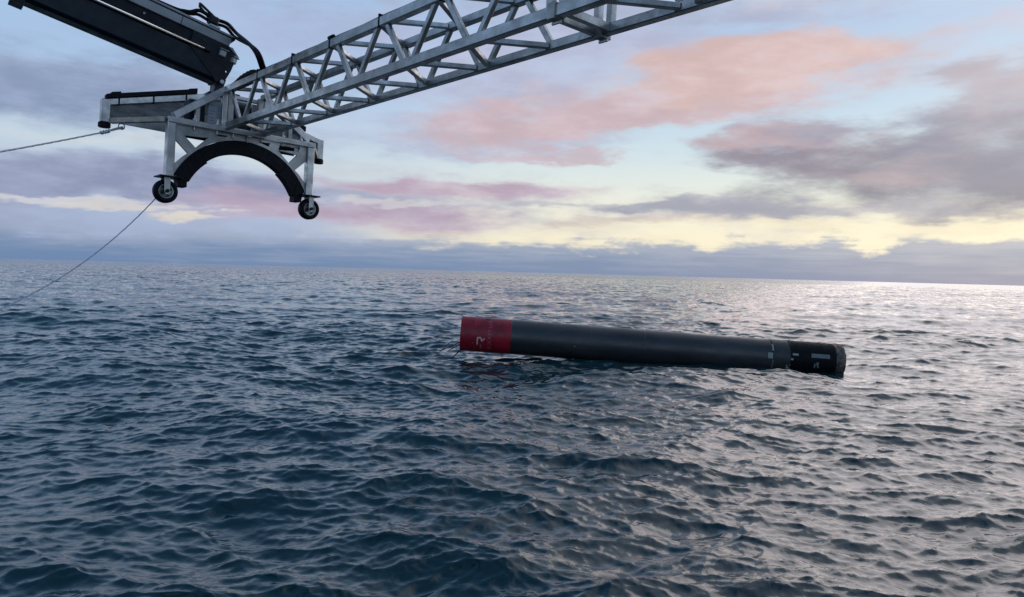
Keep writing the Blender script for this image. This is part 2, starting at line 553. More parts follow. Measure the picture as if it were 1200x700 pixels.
def build_sea():
    rad = [2.5]
    while rad[-1] < 45000:
        r = rad[-1]
        rate = .0042 if r < 14 else .0030 if r < 60 else .006 if r < 600 else .045
        rad.append(r * (1 + rate))
    rad = np.array(rad)
    az = np.radians(np.concatenate([np.arange(-43, 43.01, .105), np.linspace(43, 317, 66)[1:-1]]))
    nr, na = len(rad), len(az)
    rr, aa = np.meshgrid(rad, az, indexing='ij')
    rr, aa = rr.ravel(), aa.ravel()
    x, y = rr * np.sin(aa), rr * np.cos(aa)
    zz = np.zeros((len(x), 3), np.float32)
    bands = [  # N, tile, shortest, longest wave, slope variance, main direction, spread, choppiness, fade from, to, turn, seed
        (512, 611.0, 7.0, 30.0, .0022, 250, 3, .6, 4000, 16000, 0, 3),
        (512, 143.0, 1.6, 7.0, .0065, 262, 3, .9, 900, 3000, 13, 11),
        (512, 97.0, 1.0, 4.0, .0050, 288, 3, .95, 500, 1800, 41, 12),
        (512, 31.0, .26, 1.5, .0310, 268, 4, 1.3, 120, 400, 27, 21),
        (512, 6.7, .06, .36, .0400, 276, 2.5, 1.2, 34, 95, 55, 31),
    ]
    core = np.abs((np.degrees(aa) + 180) % 360 - 180) <= 43.5
    for N, L, l0, l1, mss, th, sp, chop, f0, f1, turn, seed in bands:
        w = np.clip((f1 - rr) / (f1 - f0), 0, 1)
        if l0 < 5:
            w = w * core
        idx = np.nonzero(w > 0)[0]
        t = math.radians(turn)
        c, s_ = math.cos(t), math.sin(t)
        tile = sea_tile(N, L, l0, l1, mss, th + turn, sp, seed)
        xs, ys = x[idx], y[idx]
        v = sample(tile, L, xs * c - ys * s_ + 422.4242, xs * s_ + ys * c + 279.9070)
        ww = w[idx].astype(np.float32)
        # gusts: the small waves come in patches
        if l1 < 10:
            ww = ww * (1 + .22 * np.sin(xs * .11 + 1.3 * np.sin(ys * .07 + seed)) * np.sin(ys * .16 + 1.1 * np.sin(xs * .05))).astype(np.float32)
        zz[idx, 2] += v[:, 0] * ww
        gx, gy = v[:, 1] * chop, v[:, 2] * chop
        zz[idx, 0] += (gx * c + gy * s_) * ww
        zz[idx, 1] += (-gx * s_ + gy * c) * ww
    # calm the choppiness where the mesh is coarse
    co = np.empty((len(x), 3), np.float32)
    co[:, 0] = x + zz[:, 0]
    co[:, 1] = y + zz[:, 1]
    co[:, 2] = zz[:, 2]
    i0 = np.arange(nr - 1)[:, None] * na
    j0 = np.arange(na)[None, :]
    j1 = (j0 + 1) % na
    quads = np.stack([i0 + j0, i0 + na + j0, i0 + na + j1, i0 + j1], -1).reshape(-1, 4)[:, ::-1]
    cen = len(co)
    co = np.concatenate([co, np.array([[0, 0, 0]], np.float32)])
    tri = np.stack([np.full(na, cen), j0[0], j1[0]], -1)[:, ::-1]
    me = bpy.data.meshes.new('sea')
    me.vertices.add(len(co))
    me.vertices.foreach_set('co', co.ravel())
    nl = quads.size + tri.size
    me.loops.add(nl)
    me.loops.foreach_set('vertex_index', np.concatenate([quads.ravel(), tri.ravel()]).astype(np.int32))
    npoly = len(quads) + len(tri)
    me.polygons.add(npoly)
    me.polygons.foreach_set('loop_start', np.concatenate([np.arange(len(quads)) * 4, quads.size + np.arange(len(tri)) * 3]).astype(np.int32))
    me.polygons.foreach_set('use_smooth', np.ones(npoly, bool))
    me.update(calc_edges=True)
    # waves too small for the mesh at a distance become roughness of the surface
    ro = np.clip((np.log(np.maximum(rr, 1)) - np.log(25)) / (np.log(900) - np.log(25)), 0, 1)
    at = me.attributes.new('fine_waves', 'FLOAT', 'POINT')
    at.data.foreach_set('value', np.append(ro, 0).astype(np.float32))
    o = bpy.data.objects.new('sea', me)
    C.objects.link(o)
    m = bpy.data.materials.new('sea_water')
    m.use_nodes = True
    k = NT(m.node_tree)
    bs = m.node_tree.nodes['Principled BSDF']
    a = k.n('ShaderNodeAttribute', attribute_name='fine_waves').outputs['Fac']
    geo = k.n('ShaderNodeNewGeometry').outputs['Position']
    deep = k.noise(geo, .05, 3, .5)
    k.l(k.mix(deep, (.002, .024, .031, 1), (.004, .036, .043, 1)), bs.inputs['Base Color'])
    bs.inputs['IOR'].default_value = 1.55
    bs.inputs['Specular IOR Level'].default_value = .5
    k.l(k.mapr(a, 0, 1, .015, .08, smooth=False), bs.inputs['Roughness'])
    b = k.n('ShaderNodeBump')
    b.inputs['Distance'].default_value = .012
    k.l(k.mapr(a, 0, .6, .3, .15), b.inputs['Strength'])
    k.l(k.noise(geo, 16.0, 3, .6), b.inputs['Height'])
    # far away, facets of the wind waves that are smaller than the mesh
    mp = k.n('ShaderNodeMapping')
    k.l(geo, mp.inputs[0])
    mp.inputs['Scale'].default_value = (.8, 1.3, 1)
    fc_ = k.noise(mp.outputs[0], 1.1, 4, .65, color=True)
    va = k.n('ShaderNodeVectorMath', operation='SUBTRACT')
    k.l(fc_, va.inputs[0])
    va.inputs[1].default_value = (.5, .5, .5)
    vb = k.n('ShaderNodeVectorMath', operation='MULTIPLY')
    k.l(va.outputs[0], vb.inputs[0])
    vb.inputs[1].default_value = (1.3, 2.0, 0)
    vs_ = k.n('ShaderNodeVectorMath', operation='SCALE')
    k.l(vb.outputs[0], vs_.inputs[0])
    k.l(k.mapr(a, .08, .75), vs_.inputs['Scale'])
    vc = k.n('ShaderNodeVectorMath', operation='ADD')
    k.l(b.outputs[0], vc.inputs[0])
    k.l(vs_.outputs[0], vc.inputs[1])
    vn = k.n('ShaderNodeVectorMath', operation='NORMALIZE')
    k.l(vc.outputs[0], vn.inputs[0])
    k.l(vn.outputs[0], bs.inputs['Normal'])
    me.materials.append(m)
    tag(o, 'choppy grey blue sea reaching to the horizon', 'sea', kind='structure')
    return co, (nr, na)


build_sea()

# ------------------------------------------------------------------ the lifting frame: box truss and wheeled cradle
S = .75                                                       # metres per truss bay
FD = Vector((0.66480286, -0.74695366, 0.00986807))            # along the truss, towards the ship
FT = Vector((0.74663786, 0.663984, -0.04070812))              # across
FC = Vector((0.02385484, 0.03443074, 0.99912235))             # up
FO = Vector((-3.37563988, 10.1252277, 2.46971557)) * S + Vector((0, 0, CAM_H))
FM = Matrix.Translation(FO) @ Matrix((FD, FT, FC)).transposed().to_4x4()
TW, TH = .5416 * S, .5197 * S
frame = empty('lifting_frame', FM)
tag(frame, 'long aluminium box truss with an arched two-wheeled cradle, hung from the dark crane boom', 'lifting frame')


def p3(a, b, c):
    return Vector((a * S, b * S, c * S))


WU, HU = .5416, .5197
CH = .061                                                     # chord tube


def A_(i): return p3(i, 0, 0)
def B_(i): return p3(i, 0, -HU)
def C_(i): return p3(i, WU, 0)
def D_(i): return p3(i, WU, -HU)


J0, J1 = 5.46, 5.60
for (s0, s1) in ((-1.13, 5.52), (5.54, 11.0)):
    for fn in (A_, B_, C_, D_):
        mesh_obj('chord', bar_bm(fn(s0), fn(s1), CH, CH + .012 if fn in (A_, B_) else CH, bv=.006), ALU, frame)


def brace(p, q, w=.034, d=.041, up=(0, 1, 0), trim=.03):
    p, q = Vector(p), Vector(q)
    x = (q - p).normalized()
    mesh_obj('brace', bar_bm(p + x * trim, q - x * trim, d, w, up=up, bv=.003), ALU, frame)


def zig(lo, hi, up, first, start, end):
    """lo has its nodes at whole bays, hi halfway between."""
    i = start
    while i < end:
        if first:
            brace(lo(i + .06), hi(i + .5 - .06), up=up)
            if i + 1 <= end:
                brace(hi(i + .5 + .06), lo(i + 1 - .06), up=up)
        i += 1


# near side face A-B, far side face C-D, top face A-C, bottom face B-D
zig(A_, B_, (0, 1, 0), True, -1, 5)
zig(D_, C_, (0, 1, 0), True, -1, 5)
zig(A_, C_, (0, 0, 1), True, -1, 5)
zig(D_, B_, (0, 0, 1), True, -1, 5)
for jx in (J0, J1):
    brace(A_(jx), B_(jx), w=.05, up=(0, 1, 0))
    brace(C_(jx), D_(jx), w=.05, up=(0, 1, 0))
    brace(A_(jx), C_(jx), w=.05, up=(0, 0, 1))
    brace(B_(jx), D_(jx), w=.05, up=(0, 0, 1))
for k in range(5):
    i = 6.38 + k
    for lo, hi, up in ((A_, B_, (0, 1, 0)), (D_, C_, (0, 1, 0)), (A_, C_, (0, 0, 1)), (D_, B_, (0, 0, 1))):
        brace(lo(i - .06), hi(i - .5 + .06), up=up)
        if k < 4:
            brace(lo(i + .06), hi(i + .5 - .06), up=up)
# bolts of the joint between the two truss sections
for fn in (A_, B_, C_, D_):
    mesh_obj('joint_plate', box_bm(fn(5.49) - Vector((.012, .045, .05)), fn(5.49) + Vector((.05, .045, .05)), .004), ALU2, frame)
    mesh_obj('bolt', tube_bm([fn(5.53) + Vector((-.035, 0, -.062)), fn(5.53) + Vector((.035, 0, -.062))], .009, 6), GALV, frame)

# cable clipped along the near top chord
pts = [A_(-.9 + .25 * k) + Vector((0, 0, CH / 2 + .016 + .003 * math.sin(k * 1.7))) for k in range(46)]
mesh_obj('cable', tube_bm(pts, .009, 8), RUBBER, frame)
for i in (.02, 1.02, 1.95, 2.98, 4.02, 6.1):
    b = box_bm(A_(i) - Vector((.008, CH / 2 + .004, CH / 2 + .008)), A_(i) + Vector((.008, CH / 2 + .004, CH / 2 + .03)), .002)
    mesh_obj('cable_clip', b, RUBBER, frame)
bun = spline([A_(-.86) + Vector((0, .02, .05)), A_(-.62) + Vector((0, .02, .075)), A_(-.3) + Vector((0, .015, .075)), A_(-.1) + Vector((0, .01, .05)), A_(.12) + Vector((0, 0, .045))], 8)
mesh_obj('cable_bundle', tube_bm(bun, [.02 + .012 * math.sin(math.pi * i / (len(bun) - 1)) + .003 * math.sin(i * 2.1) for i in range(len(bun))], 8), RUBBER, frame, True)
mesh_obj('clamp', box_bm(A_(1.92) + Vector((-.05, -.02, .045)), A_(1.92) + Vector((.05, .02, .08)), .012), RUBBER, frame)

# end posts of the truss on the cradle beam
AP = -1.09                                                    # plane of the cradle plate
for b0, m_ in ((-.03, ALU), (.052, ALU2), (WU - .052, ALU2), (WU + .03, ALU)):
    mesh_obj('end_post', box_bm(p3(AP - .03, b0 - .04, -HU - .0), p3(AP + .05, b0 + .036, -.03), .004), m_, frame)

BC = .283                                                      # centre of the cradle across the truss
LB = 1.017                                                      # half the spacing of the legs


def mirror(b):
    return 2 * BC - b


# cradle beam: top flange and web
mesh_obj('cradle_beam', box_bm(p3(AP - .10, BC - LB - .06, -.565), p3(AP + .07, BC + LB + .06, -.522), .004), ALU, frame)
mesh_obj('beam_lip', box_bm(p3(AP + .07, BC - LB - .06, -.60), p3(AP + .082, BC + LB + .06, -.54), .002), ALU2, frame)
for bb in (-.44, -.13, .10, .52, .84, 1.12):
    x = p3(AP + .05, bb, -.522)
    bm = lathe_bm([(-.10, .001), (-.10, .008), (-.002, .008), (-.002, .022), (.02, .022), (.02, .009), (.055, .009), (.055, .001)], 'z', 6)
    bmesh.ops.translate(bm, verts=bm.verts[:], vec=x)
    mesh_obj('bolt', bm, GALV, frame)

# arch plate with its cut-outs
AC, AR_IN, AR_OUT = -1.735, .862, 1.055
top = -.6


def arc(r, t0, t1, n, cb=BC, cc=AC):
    return [((cb + r * math.sin(R(t0 + (t1 - t0) * i / n))), (cc + r * math.cos(R(t0 + (t1 - t0) * i / n)))) for i in range(n + 1)]


outer = [(BC - LB, top), (BC + LB, top), (BC + LB, -1.31), (BC + .955, -1.31)]
outer += [(b, c) for b, c in arc(AR_OUT, 65.5, -65.5, 40)]
outer += [(BC - .955, -1.31), (BC - LB, -1.31)]


def scl(loop):
    return [(b * S, c * S) for b, c in loop]


def hole(loop):
    L = [(BC + (b - BC), c) for b, c in loop]
    return scl(L)


tri1 = [(-.70, -.79), (-.70, -1.175), (-.565, -1.03), (-.50, -.975)]
tri2 = [(-.56, -.74), (-.235, -.718), (-.40, -.885)]
slot_small = [(-.14, -.648), (.03, -.64), (.03, -.662), (-.10, -.672)]
mtri1 = [(mirror(b) - .0, c) for b, c in tri1][::-1]
mtri2 = [(mirror(b), c) for b, c in [(-.53, -.74), (-.22, -.722), (-.40, -.885)]][::-1]
slotR1 = [(.46, -.648), (.665, -.635), (.64, -.694)]
slotR2 = [(.81, -.642), (1.13, -.625), (1.105, -.69), (.79, -.715)]
holes = [hole(x) for x in (tri1, tri2, slot_small, mtri1, mtri2, slotR1)]
mesh_obj('arch_plate', prism_bm(scl(outer), 'x', (AP - .02) * S, (AP + .02) * S, holes=holes + [hole(slotR2)]), ALU2, frame)
# rear web behind the small slots closes them off, as in the place itself
mesh_obj('rear_web', box_bm(p3(AP - .34, BC - LB + .1, -.705), p3(AP - .31, BC + LB - .1, -.58), .003), NAVY, frame)
# padded liner in three lengths, thick blocks at both ends
for t0, t1, rin in ((-64, -38, AR_IN - .02), (-38, 38, AR_IN), (38, 64, AR_IN - .02)):
    n = 26 if t1 - t0 > 30 else 10
    mesh_obj('arch_pad', prism_bm(scl(arc(AR_OUT - .003, t0, t1, n) + arc(rin, t1, t0, n)), 'x', (AP - .09) * S, (AP + .045) * S, .004), RUBBER, frame)
for sgn in (-1, 1):
    f = (lambda b: b) if sgn < 0 else mirror
    blk = [(-.50, -1.30), (-.50, -1.445), (-.61, -1.445), (-.64, -1.30), (-.61, -1.2), (-.53, -1.13)]
    blk = [(f(b), c) for b, c in blk]
    mesh_obj('end_pad', prism_bm(scl(blk), 'x', (AP - .12) * S, (AP + .05) * S, .004), RUBBER, frame)
# stiffener seams on the plate
mesh_obj('stiffener', box_bm(p3(AP + .02, .30, -.70), p3(AP + .045, .32, -.6), .002), ALU2, frame)

# legs and casters
for sgn in (-1, 1):
    lb = BC + sgn * LB
    mesh_obj('leg', box_bm(p3(AP - .05, lb - .055, -1.325), p3(AP + .06, lb + .055, -.567), .006), ALU, frame)
    cas = mesh_obj('caster', box_bm(p3(AP - .13, lb - .15, -1.345), p3(AP + .14, lb + .15, -1.326), .003), BLACK, frame)
    wx, wz, rw = AP + .0, -1.53, .158
    off = .02
    y0 = (lb + .03 * sgn)
    cen = p3(wx, y0, wz)

    def ring(prof, n=40):
        bm = lathe_bm(prof, 'x', n, closed=True)
        bmesh.ops.translate(bm, verts=bm.verts[:], vec=cen)
        return bm
    q = S
    tyre = [(-.045, .095), (-.062, .11), (-.066, .13), (-.055, .150), (-.03, .158), (.03, .158), (.055, .150), (.066, .13), (.062, .11), (.045, .095)]
    t_ = mesh_obj('tyre', ring([(a * q, r_ * q) for a, r_ in tyre]), RUBBER, cas, True)
    rim = [(-.05, .096), (-.035, .085), (-.02, .05), (-.02, .03), (.02, .03), (.02, .05), (.035, .085), (.05, .096)]
    mesh_obj('rim', ring([(a * q, r_ * q) for a, r_ in rim]), GALV, cas, True)
    hub = tube_bm([cen + Vector((-.085, 0, 0)), cen + Vector((.085, 0, 0))], .018, 12)
    mesh_obj('axle', hub, BLACK, cas)
    for k in range(4):
        an = k * math.pi / 2 + .5
        x = cen + Vector((.018, math.cos(an) * .045, math.sin(an) * .045))
        mesh_obj('wheel_bolt', tube_bm([x, x + Vector((.012, 0, 0))], .009, 6), BLACK, cas)
    for dx, w0, w1 in ((.078, -.032, .038), (-.078, -.032, .038)):
        yb = lb + off * sgn * .6
        fk = [(y0 - .04, -1.345), (y0 + .04, -1.345), (y0 + .036, wz - .01), (y0 + .02, wz - .045), (y0 - .02, wz - .045), (y0 - .036, wz - .01)]
        mesh_obj('fork', prism_bm(scl(fk), 'x', (wx + dx - .006) * S, (wx + dx + .006) * S, .002), GALV, cas)

# outrigger braces from the truss end to the beam ends
for sgn in (-1, 1):
    b_top = 0 if sgn < 0 else WU
    mesh_obj('outrigger', bar_bm(p3(AP, b_top + sgn * .02, -.0), p3(AP, BC + sgn * (LB - .03), -.502), .075, .075, up=(1, 0, 0), bv=.006), ALU, frame)
    mesh_obj('outrigger_post', box_bm(p3(AP - .03, BC + sgn * .68 - .03, -.522), p3(AP + .03, BC + sgn * .68 + .03, -.30), .003), ALU2, frame)

# equipment held between the cradle and the rear frame
mesh_obj('instrument_board', box_bm(p3(AP - .05, -.245, -.522), p3(AP - .03, -.05, -.18), .003), ALU2, frame)
sg = mesh_obj('sign', box_bm(p3(AP - .03, -.235, -.50), p3(AP - .02, -.135, -.19), .001), SIGN, frame)
bm = bmesh.new()
for k, (w_, z_) in enumerate(((.06, -.25), (.075, -.33), (.05, -.37), (.07, -.42), (.065, -.46))):
    box_bm(p3(AP - .02, -.225, z_ - .006), p3(AP - .0185, -.225 + w_, z_ + .006), 0, bm)
tag(mesh_obj('print', bm, INK, sg), kind='stuff')
sg = mesh_obj('sign', box_bm(p3(AP - .03, -.118, -.40), p3(AP - .02, -.045, -.22), .001), SIGN, frame)
bm = bmesh.new()
for k, (w_, z_) in enumerate(((.045, -.26), (.05, -.29), (.035, -.32), (.05, -.36))):
    box_bm(p3(AP - .02, -.112, z_ - .005), p3(AP - .0185, -.112 + w_, z_ + .005), 0, bm)
tag(mesh_obj('print', bm, INK, sg), kind='stuff')
mesh_obj('equipment_case', box_bm(p3(AP - .30, -.48, -.52), p3(AP - .08, -.26, -.20), .01), NAVY, frame)
mesh_obj('winch_housing', box_bm(p3(AP - .62, .06, -.52), p3(AP - .12, .50, -.14), .02), NAVY, frame)
mesh_obj('winch_plate', box_bm(p3(AP - .10, .40, -.52), p3(AP - .07, .49, -.10), .004), ALU2, frame)
mesh_obj('winch_plate', box_bm(p3(AP - .10, .53, -.52), p3(AP - .07, .60, -.10), .004), ALU2, frame)
mesh_obj('winch_drum', tube_bm([p3(AP - .36, .1, -.08), p3(AP - .36, .46, -.08)], .06, 20), GALV, frame, False)
for k in range(3):
    mesh_obj('cross_tube', bar_bm(p3(AP - .2 - .22 * k, -.02, -.03 - .03 * (k == 1)), p3(AP - .2 - .22 * k, WU + .06, -.03 - .03 * (k == 1)), .05, .04, bv=.004), ALU, frame)

# rear frame: two wings sloping down outwards, padded on top
AR = -1.97
WL = 1.62
SLP = .262
ctop = .185


def roof(b):
    return ctop - SLP * abs(b - BC)


for sgn in (-1, 1):
    def q_(k):
        return BC + sgn * k
    # rail, panel, flange, gusset, end post, bumper and pad of one wing
    rail = [(q_(.0), ctop - .02), (q_(WL), roof(q_(WL)) - .03), (q_(WL), roof(q_(WL)) - .115), (q_(.0), ctop - .115)]
    mesh_obj('wing_rail', prism_bm(scl(rail), 'x', (AR - .05) * S, (AR + .05) * S, .004), ALU, frame)
    pad = [(q_(.43), roof(q_(.43)) + .055), (q_(WL + .005), roof(q_(WL)) + .04), (q_(WL + .005), roof(q_(WL)) - .028), (q_(.43), roof(q_(.43)) - .018)]
    if sgn < 0:
        mesh_obj('wing_pad', prism_bm(scl(pad), 'x', (AR - .05) * S, (AR + .06) * S, .008), RUBBER, frame)
    for kk in (.56, 1.01, 1.46) if sgn < 0 else ():
        c0 = roof(q_(kk))
        mesh_obj('pad_strap', box_bm(p3(AR - .058, q_(kk) - .01, c0 - .125), p3(AR + .058, q_(kk) + .01, c0 - .0), .001), RUBBER, frame)
    for kk in (.47, 1.5) if sgn < 0 else (1.28,):
        c0 = roof(q_(kk))
        mesh_obj('pad_strap', prism_bm(scl([(q_(kk - .06), c0 + .062 + SLP * .06), (q_(kk + .06), c0 + .062 - SLP * .06), (q_(kk + .06), c0 - .02 - SLP * .06), (q_(kk - .06), c0 - .02 + SLP * .06)]), 'x', (AR - .058) * S, (AR + .068) * S, .003), RUBBER, frame)
    pan = [(q_(.0), ctop - .115), (q_(WL - .03), roof(q_(WL - .03)) - .11), (q_(WL - .03), roof(q_(WL - .03)) - .345), (q_(.0), ctop - .345)]
    mesh_obj('wing_panel', prism_bm(scl(pan), 'x', (AR - .02) * S, (AR + .012) * S), PANEL, frame)
    gu = [(q_(.0), ctop - .345), (q_(WL - .16), roof(q_(WL - .16)) - .345), (q_(.3), -.585), (q_(.0), -.585)]
    mesh_obj('wing_gusset', prism_bm(scl([(q_(.0), ctop - .345), (q_(WL - .16), roof(q_(WL - .16)) - .345), (q_(WL - .22), -.572), (q_(.0), -.585)]), 'x', (AR - .015) * S, (AR + .015) * S), ALU2, frame)
    mesh_obj('wing_end_post', box_bm(p3(AR - .05, q_(WL) - .055, -.585), p3(AR + .052, q_(WL) + .055, roof(q_(WL)) - .03), .004), ALU, frame)
    bp = tube_bm([p3(AR, q_(WL) , -.66), p3(AR, q_(WL) , -.588)], .06, 18)
    bevel_e = [e for e in bp.edges if abs(e.verts[0].co.z - e.verts[1].co.z) < 1e-5]
    bmesh.ops.bevel(bp, geom=bevel_e, offset=.006, segments=2, affect='EDGES')
    mesh_obj('bumper', bp, RUBBER, frame)
    # side members back to the cradle beam, deck plates over them
    mesh_obj('side_strut', bar_bm(p3(AP - .02, q_(LB + .055), -.560), p3(AR + .05, q_(WL - .07), -.560), .05, .056, bv=.004), FLANGE, frame)
    mesh_obj('deck_strut', bar_bm(p3(AP - .08, q_(.30), -.55), p3(AR + .05, q_(.30), -.55), .06, .06, bv=.004), ALU, frame)
    mesh_obj('hip_strut', bar_bm(p3(AP - .06, q_(LB - .05), -.545), p3(AR + .06, q_(LB + .1), roof(q_(LB + .1)) - .31), .05, .05, bv=.004), ALU, frame)
mesh_obj('hook_ring', lathe_bm([(-.008, .03), (0, .036), (.008, .03), (0, .024)], 'x', 16, closed=True), GALV, frame, True).location = p3(AR + .01, -1.12, -.606)
mesh_obj('mast_foot', box_bm(p3(AR - .14, BC - .2, .07), p3(AR + .14, BC + .2, .16), .006), BLACK, frame)

# ------------------------------------------------------------------ the crane boom
BD = Vector((0.75670681, 0.60461825, -0.24865958))
BN = Vector((0.62422455, -0.78124497, 0.0))                   # towards the camera side
BU = Vector((0.19426404, 0.15521941, 0.96859094))
BM_ = Matrix.Translation((-3.35790488, 8.83842039, 1.98676393 + CAM_H)) @ Matrix((BD, -BN, BU)).transposed().to_4x4()
boom = empty('crane_boom', BM_)
tag(boom, 'dark navy crane boom with grey top rail, reaching in at the top left', 'crane boom')
# local: x along the boom (tip near 0), y away, z up; near side at y = -.14
back = -4.6
mesh_obj('lower_boom', prism_bm([(-.13, .05), (-.09, .022), (.09, .022), (.13, .05), (.13, .285), (-.13, .285)], 'x', back, -.13, .006), NAVY, boom)
mesh_obj('upper_boom', box_bm((back, -.115, .322), (-.11, .115, .452), .006), NAVY2, boom)
mesh_obj('web_plate', box_bm((back, -.03, .285), (-.13, .03, .322), 0), NAVY2, boom)
mesh_obj('hydraulic_rod', tube_bm([(back, -.152, .304), (-.315, -.152, .308)], .017, 16), CHROME, boom, True)
mesh_obj('rod_end', tube_bm([(-.335, -.150, .308), (-.29, -.150, .308)], .022, 12), BLACK, boom)
mesh_obj('side_rail', box_bm((back, -.145, .455), (-.10, .11, .548), .005), GREY, boom)
for xx in (-.64, -2.1, -3.3):
    mesh_obj('rail_joint', box_bm((xx - .003, -.1475, .457), (xx + .003, -.14, .546), 0), NAVY2, boom)
mesh_obj('rail_slot', box_bm((back, -.11, .548), (-.13, .10, .566), 0), NAVY2, boom)
mesh_obj('top_rail', box_bm((back, -.135, .566), (-.10, .10, .590), .004), GREY, boom)
mesh_obj('rail_end', box_bm((-.10, -.13, .548), (-.055, .08, .578), .004), BLACK, boom)
mesh_obj('rail_foot', box_bm((-2.12, -.13, -.014), (-2.0, .13, .022), .004), BLACK, boom)
nose = [(-.5, .285), (-.13, .02), (-.04, .085), (-.012, .20), (.0, .30), (-.02, .39), (-.06, .455), (-.5, .455)]
hole_c = [(-.06 + .011 * math.cos(k * math.pi / 5), .172 + .011 * math.sin(k * math.pi / 5)) for k in range(10)]
for yy in (-.139, .115):
    mesh_obj('nose_plate', prism_bm(nose, 'y', yy, yy + .02, 0, holes=[hole_c]), BLACK, boom)
mesh_obj('nose_block', box_bm((-.30, -.112, .21), (-.105, .112, .44), .01), BLACK, boom)
mesh_obj('neck', prism_bm([(-.135, .06), (-.02, .10), (-.028, -.02), (-.06, -.18), (-.13, -.18), (-.115, -.06)], 'y', -.09, .09, .006), BLACK, boom)
mesh_obj('neck_pin', tube_bm([(-.075, -.16, .04), (-.075, .16, .04)], .022, 14), GALV, boom)
mesh_obj('foot_block', box_bm((-.17, -.10, -.16), (-.118, .10, -.10), .006), BLACK, boom)
mesh_obj('side_bolt', tube_bm([(-.37, -.118, .40), (-.37, -.145, .40)], .022, 12), NAVY, boom)
mesh_obj('side_bolt', tube_bm([(-1.0, -.113, .405), (-1.0, -.122, .405)], .012, 10), GREY, boom)
# work lamps at the nose, unlit
for (x_, y_, z_, sz, rz) in ((-.15, -.165, .345, .075, 0), (-.005, -.15, .325, .07, .5)):
    Rm = Matrix.Rotation(rz, 4, 'Z')
    bm = box_bm((-sz / 2, -.0, -sz / 2), (sz / 2, .05, sz / 2), .008)
    bmesh.ops.transform(bm, matrix=Matrix.Translation((x_, y_, z_)) @ Rm, verts=bm.verts[:])
    lamp = mesh_obj('work_lamp', bm, GREY, boom)
    bm = box_bm((-sz / 2 + .008, -.006, -sz / 2 + .008), (sz / 2 - .008, 0, sz / 2 - .008), .002)
    bmesh.ops.transform(bm, matrix=Matrix.Translation((x_, y_, z_)) @ Rm, verts=bm.verts[:])
    mesh_obj('lens', bm, LENS, lamp)
    bm = box_bm((-sz / 2 - .006, -.02, sz / 2), (sz / 2 + .012, .055, sz / 2 + .008), .002)
    bmesh.ops.transform(bm, matrix=Matrix.Translation((x_, y_, z_)) @ Rm, verts=bm.verts[:])
    mesh_obj('lamp_hood', bm, GALV, lamp)
mesh_obj('nose_cover', prism_bm([(-.06, .455), (-.11, .452), (-.08, .435), (.02, .37), (.035, .375)], 'y', -.15, .10, .003), GREY, boom)
# hose bracket and hoses arching over to the truss
mesh_obj('bracket_block', box_bm((-.385, -.16, .615), (-.28, -.06, .705), .012), BLACK, boom)
mesh_obj('bracket_foot', box_bm((-.36, -.14, .588), (-.24, -.05, .617), .006), GALV, boom)
bm = bar_bm((-.50, -.11, .775), (-.33, -.11, .705), .03, .022, bv=.004)
bar_bm((-.505, -.11, .745), (-.385, -.11, .672), .03, .022, bv=.004, bm=bm)
bar_bm((-.51, -.11, .785), (-.50, -.11, .735), .03, .022, bv=.004, bm=bm)
mesh_obj('bracket_handle', bm, BLACK, boom)
# hoses end on the near top chord of the truss
inv = BM_.inverted() @ FM
for k, (dz, dy) in enumerate(((0, 0), (-.045, .012))):
    end = inv @ (A_(.10 + .07 * k) + Vector((0, 0, .035)))
    pts = [(-2.6, -.06 + dy, .60), (-.95, -.08 + dy, .602), (-.62, -.11 + dy, .625 + dz * .3), (-.49, -.11 + dy, .70 + dz), (-.33, -.11 + dy, .685 + dz), (-.18, -.11 + dy, .70 + dz * .9), (-.05, -.08 + dy, .655 + dz),
           (end + Vector((-.13, .02, .17 + dz * .3))), end]
    mesh_obj('hose', tube_bm(spline(pts, 10), .021 if k == 0 else .018, 10), RUBBER, boom, True)

# ------------------------------------------------------------------ tag lines
def rope_bm(pts, r, turns_per_m=9):
    """A laid rope: one tube whose three lobes wind round it."""
    P = [Vector(p) for p in pts]
    bm = bmesh.new()
    n = 12
    ref = Vector((0, 0, 1))
    dist = 0
    rings = []
    for i, p in enumerate(P):
        t = (P[min(i + 1, len(P) - 1)] - P[max(i - 1, 0)]).normalized()
        a = ref.cross(t).normalized()
        b = t.cross(a)
        if i:
            dist += (P[i] - P[i - 1]).length
        ring = []
        for k in range(n):
            an = 2 * math.pi * k / n
            rr = r * (1 + .16 * math.cos(3 * (an - dist * turns_per_m * 2.1)))
            ring.append(bm.verts.new(p + (a * math.cos(an) + b * math.sin(an)) * rr))
        rings.append(ring)
    for u, v in zip(rings, rings[1:]):
        for k in range(n):
            bm.faces.new((u[k], u[(k + 1) % n], v[(k + 1) % n], v[k]))
    bm.faces.new(rings[0][::-1])
    bm.faces.new(rings[-1])
    return bm


def at(x, y, depth):
    d = right * ((x - 600) / 900) + down * ((y - 350) / 900) + fwd
    return Vector((0, 0, CAM_H)) + d * (depth / d.y)


def sag(p, q, drop, n):
    p, q = Vector(p), Vector(q)
    return [p.lerp(q, i / n) - Vector((0, 0, drop * 4 * (i / n) * (1 - i / n))) for i in range(n + 1)]


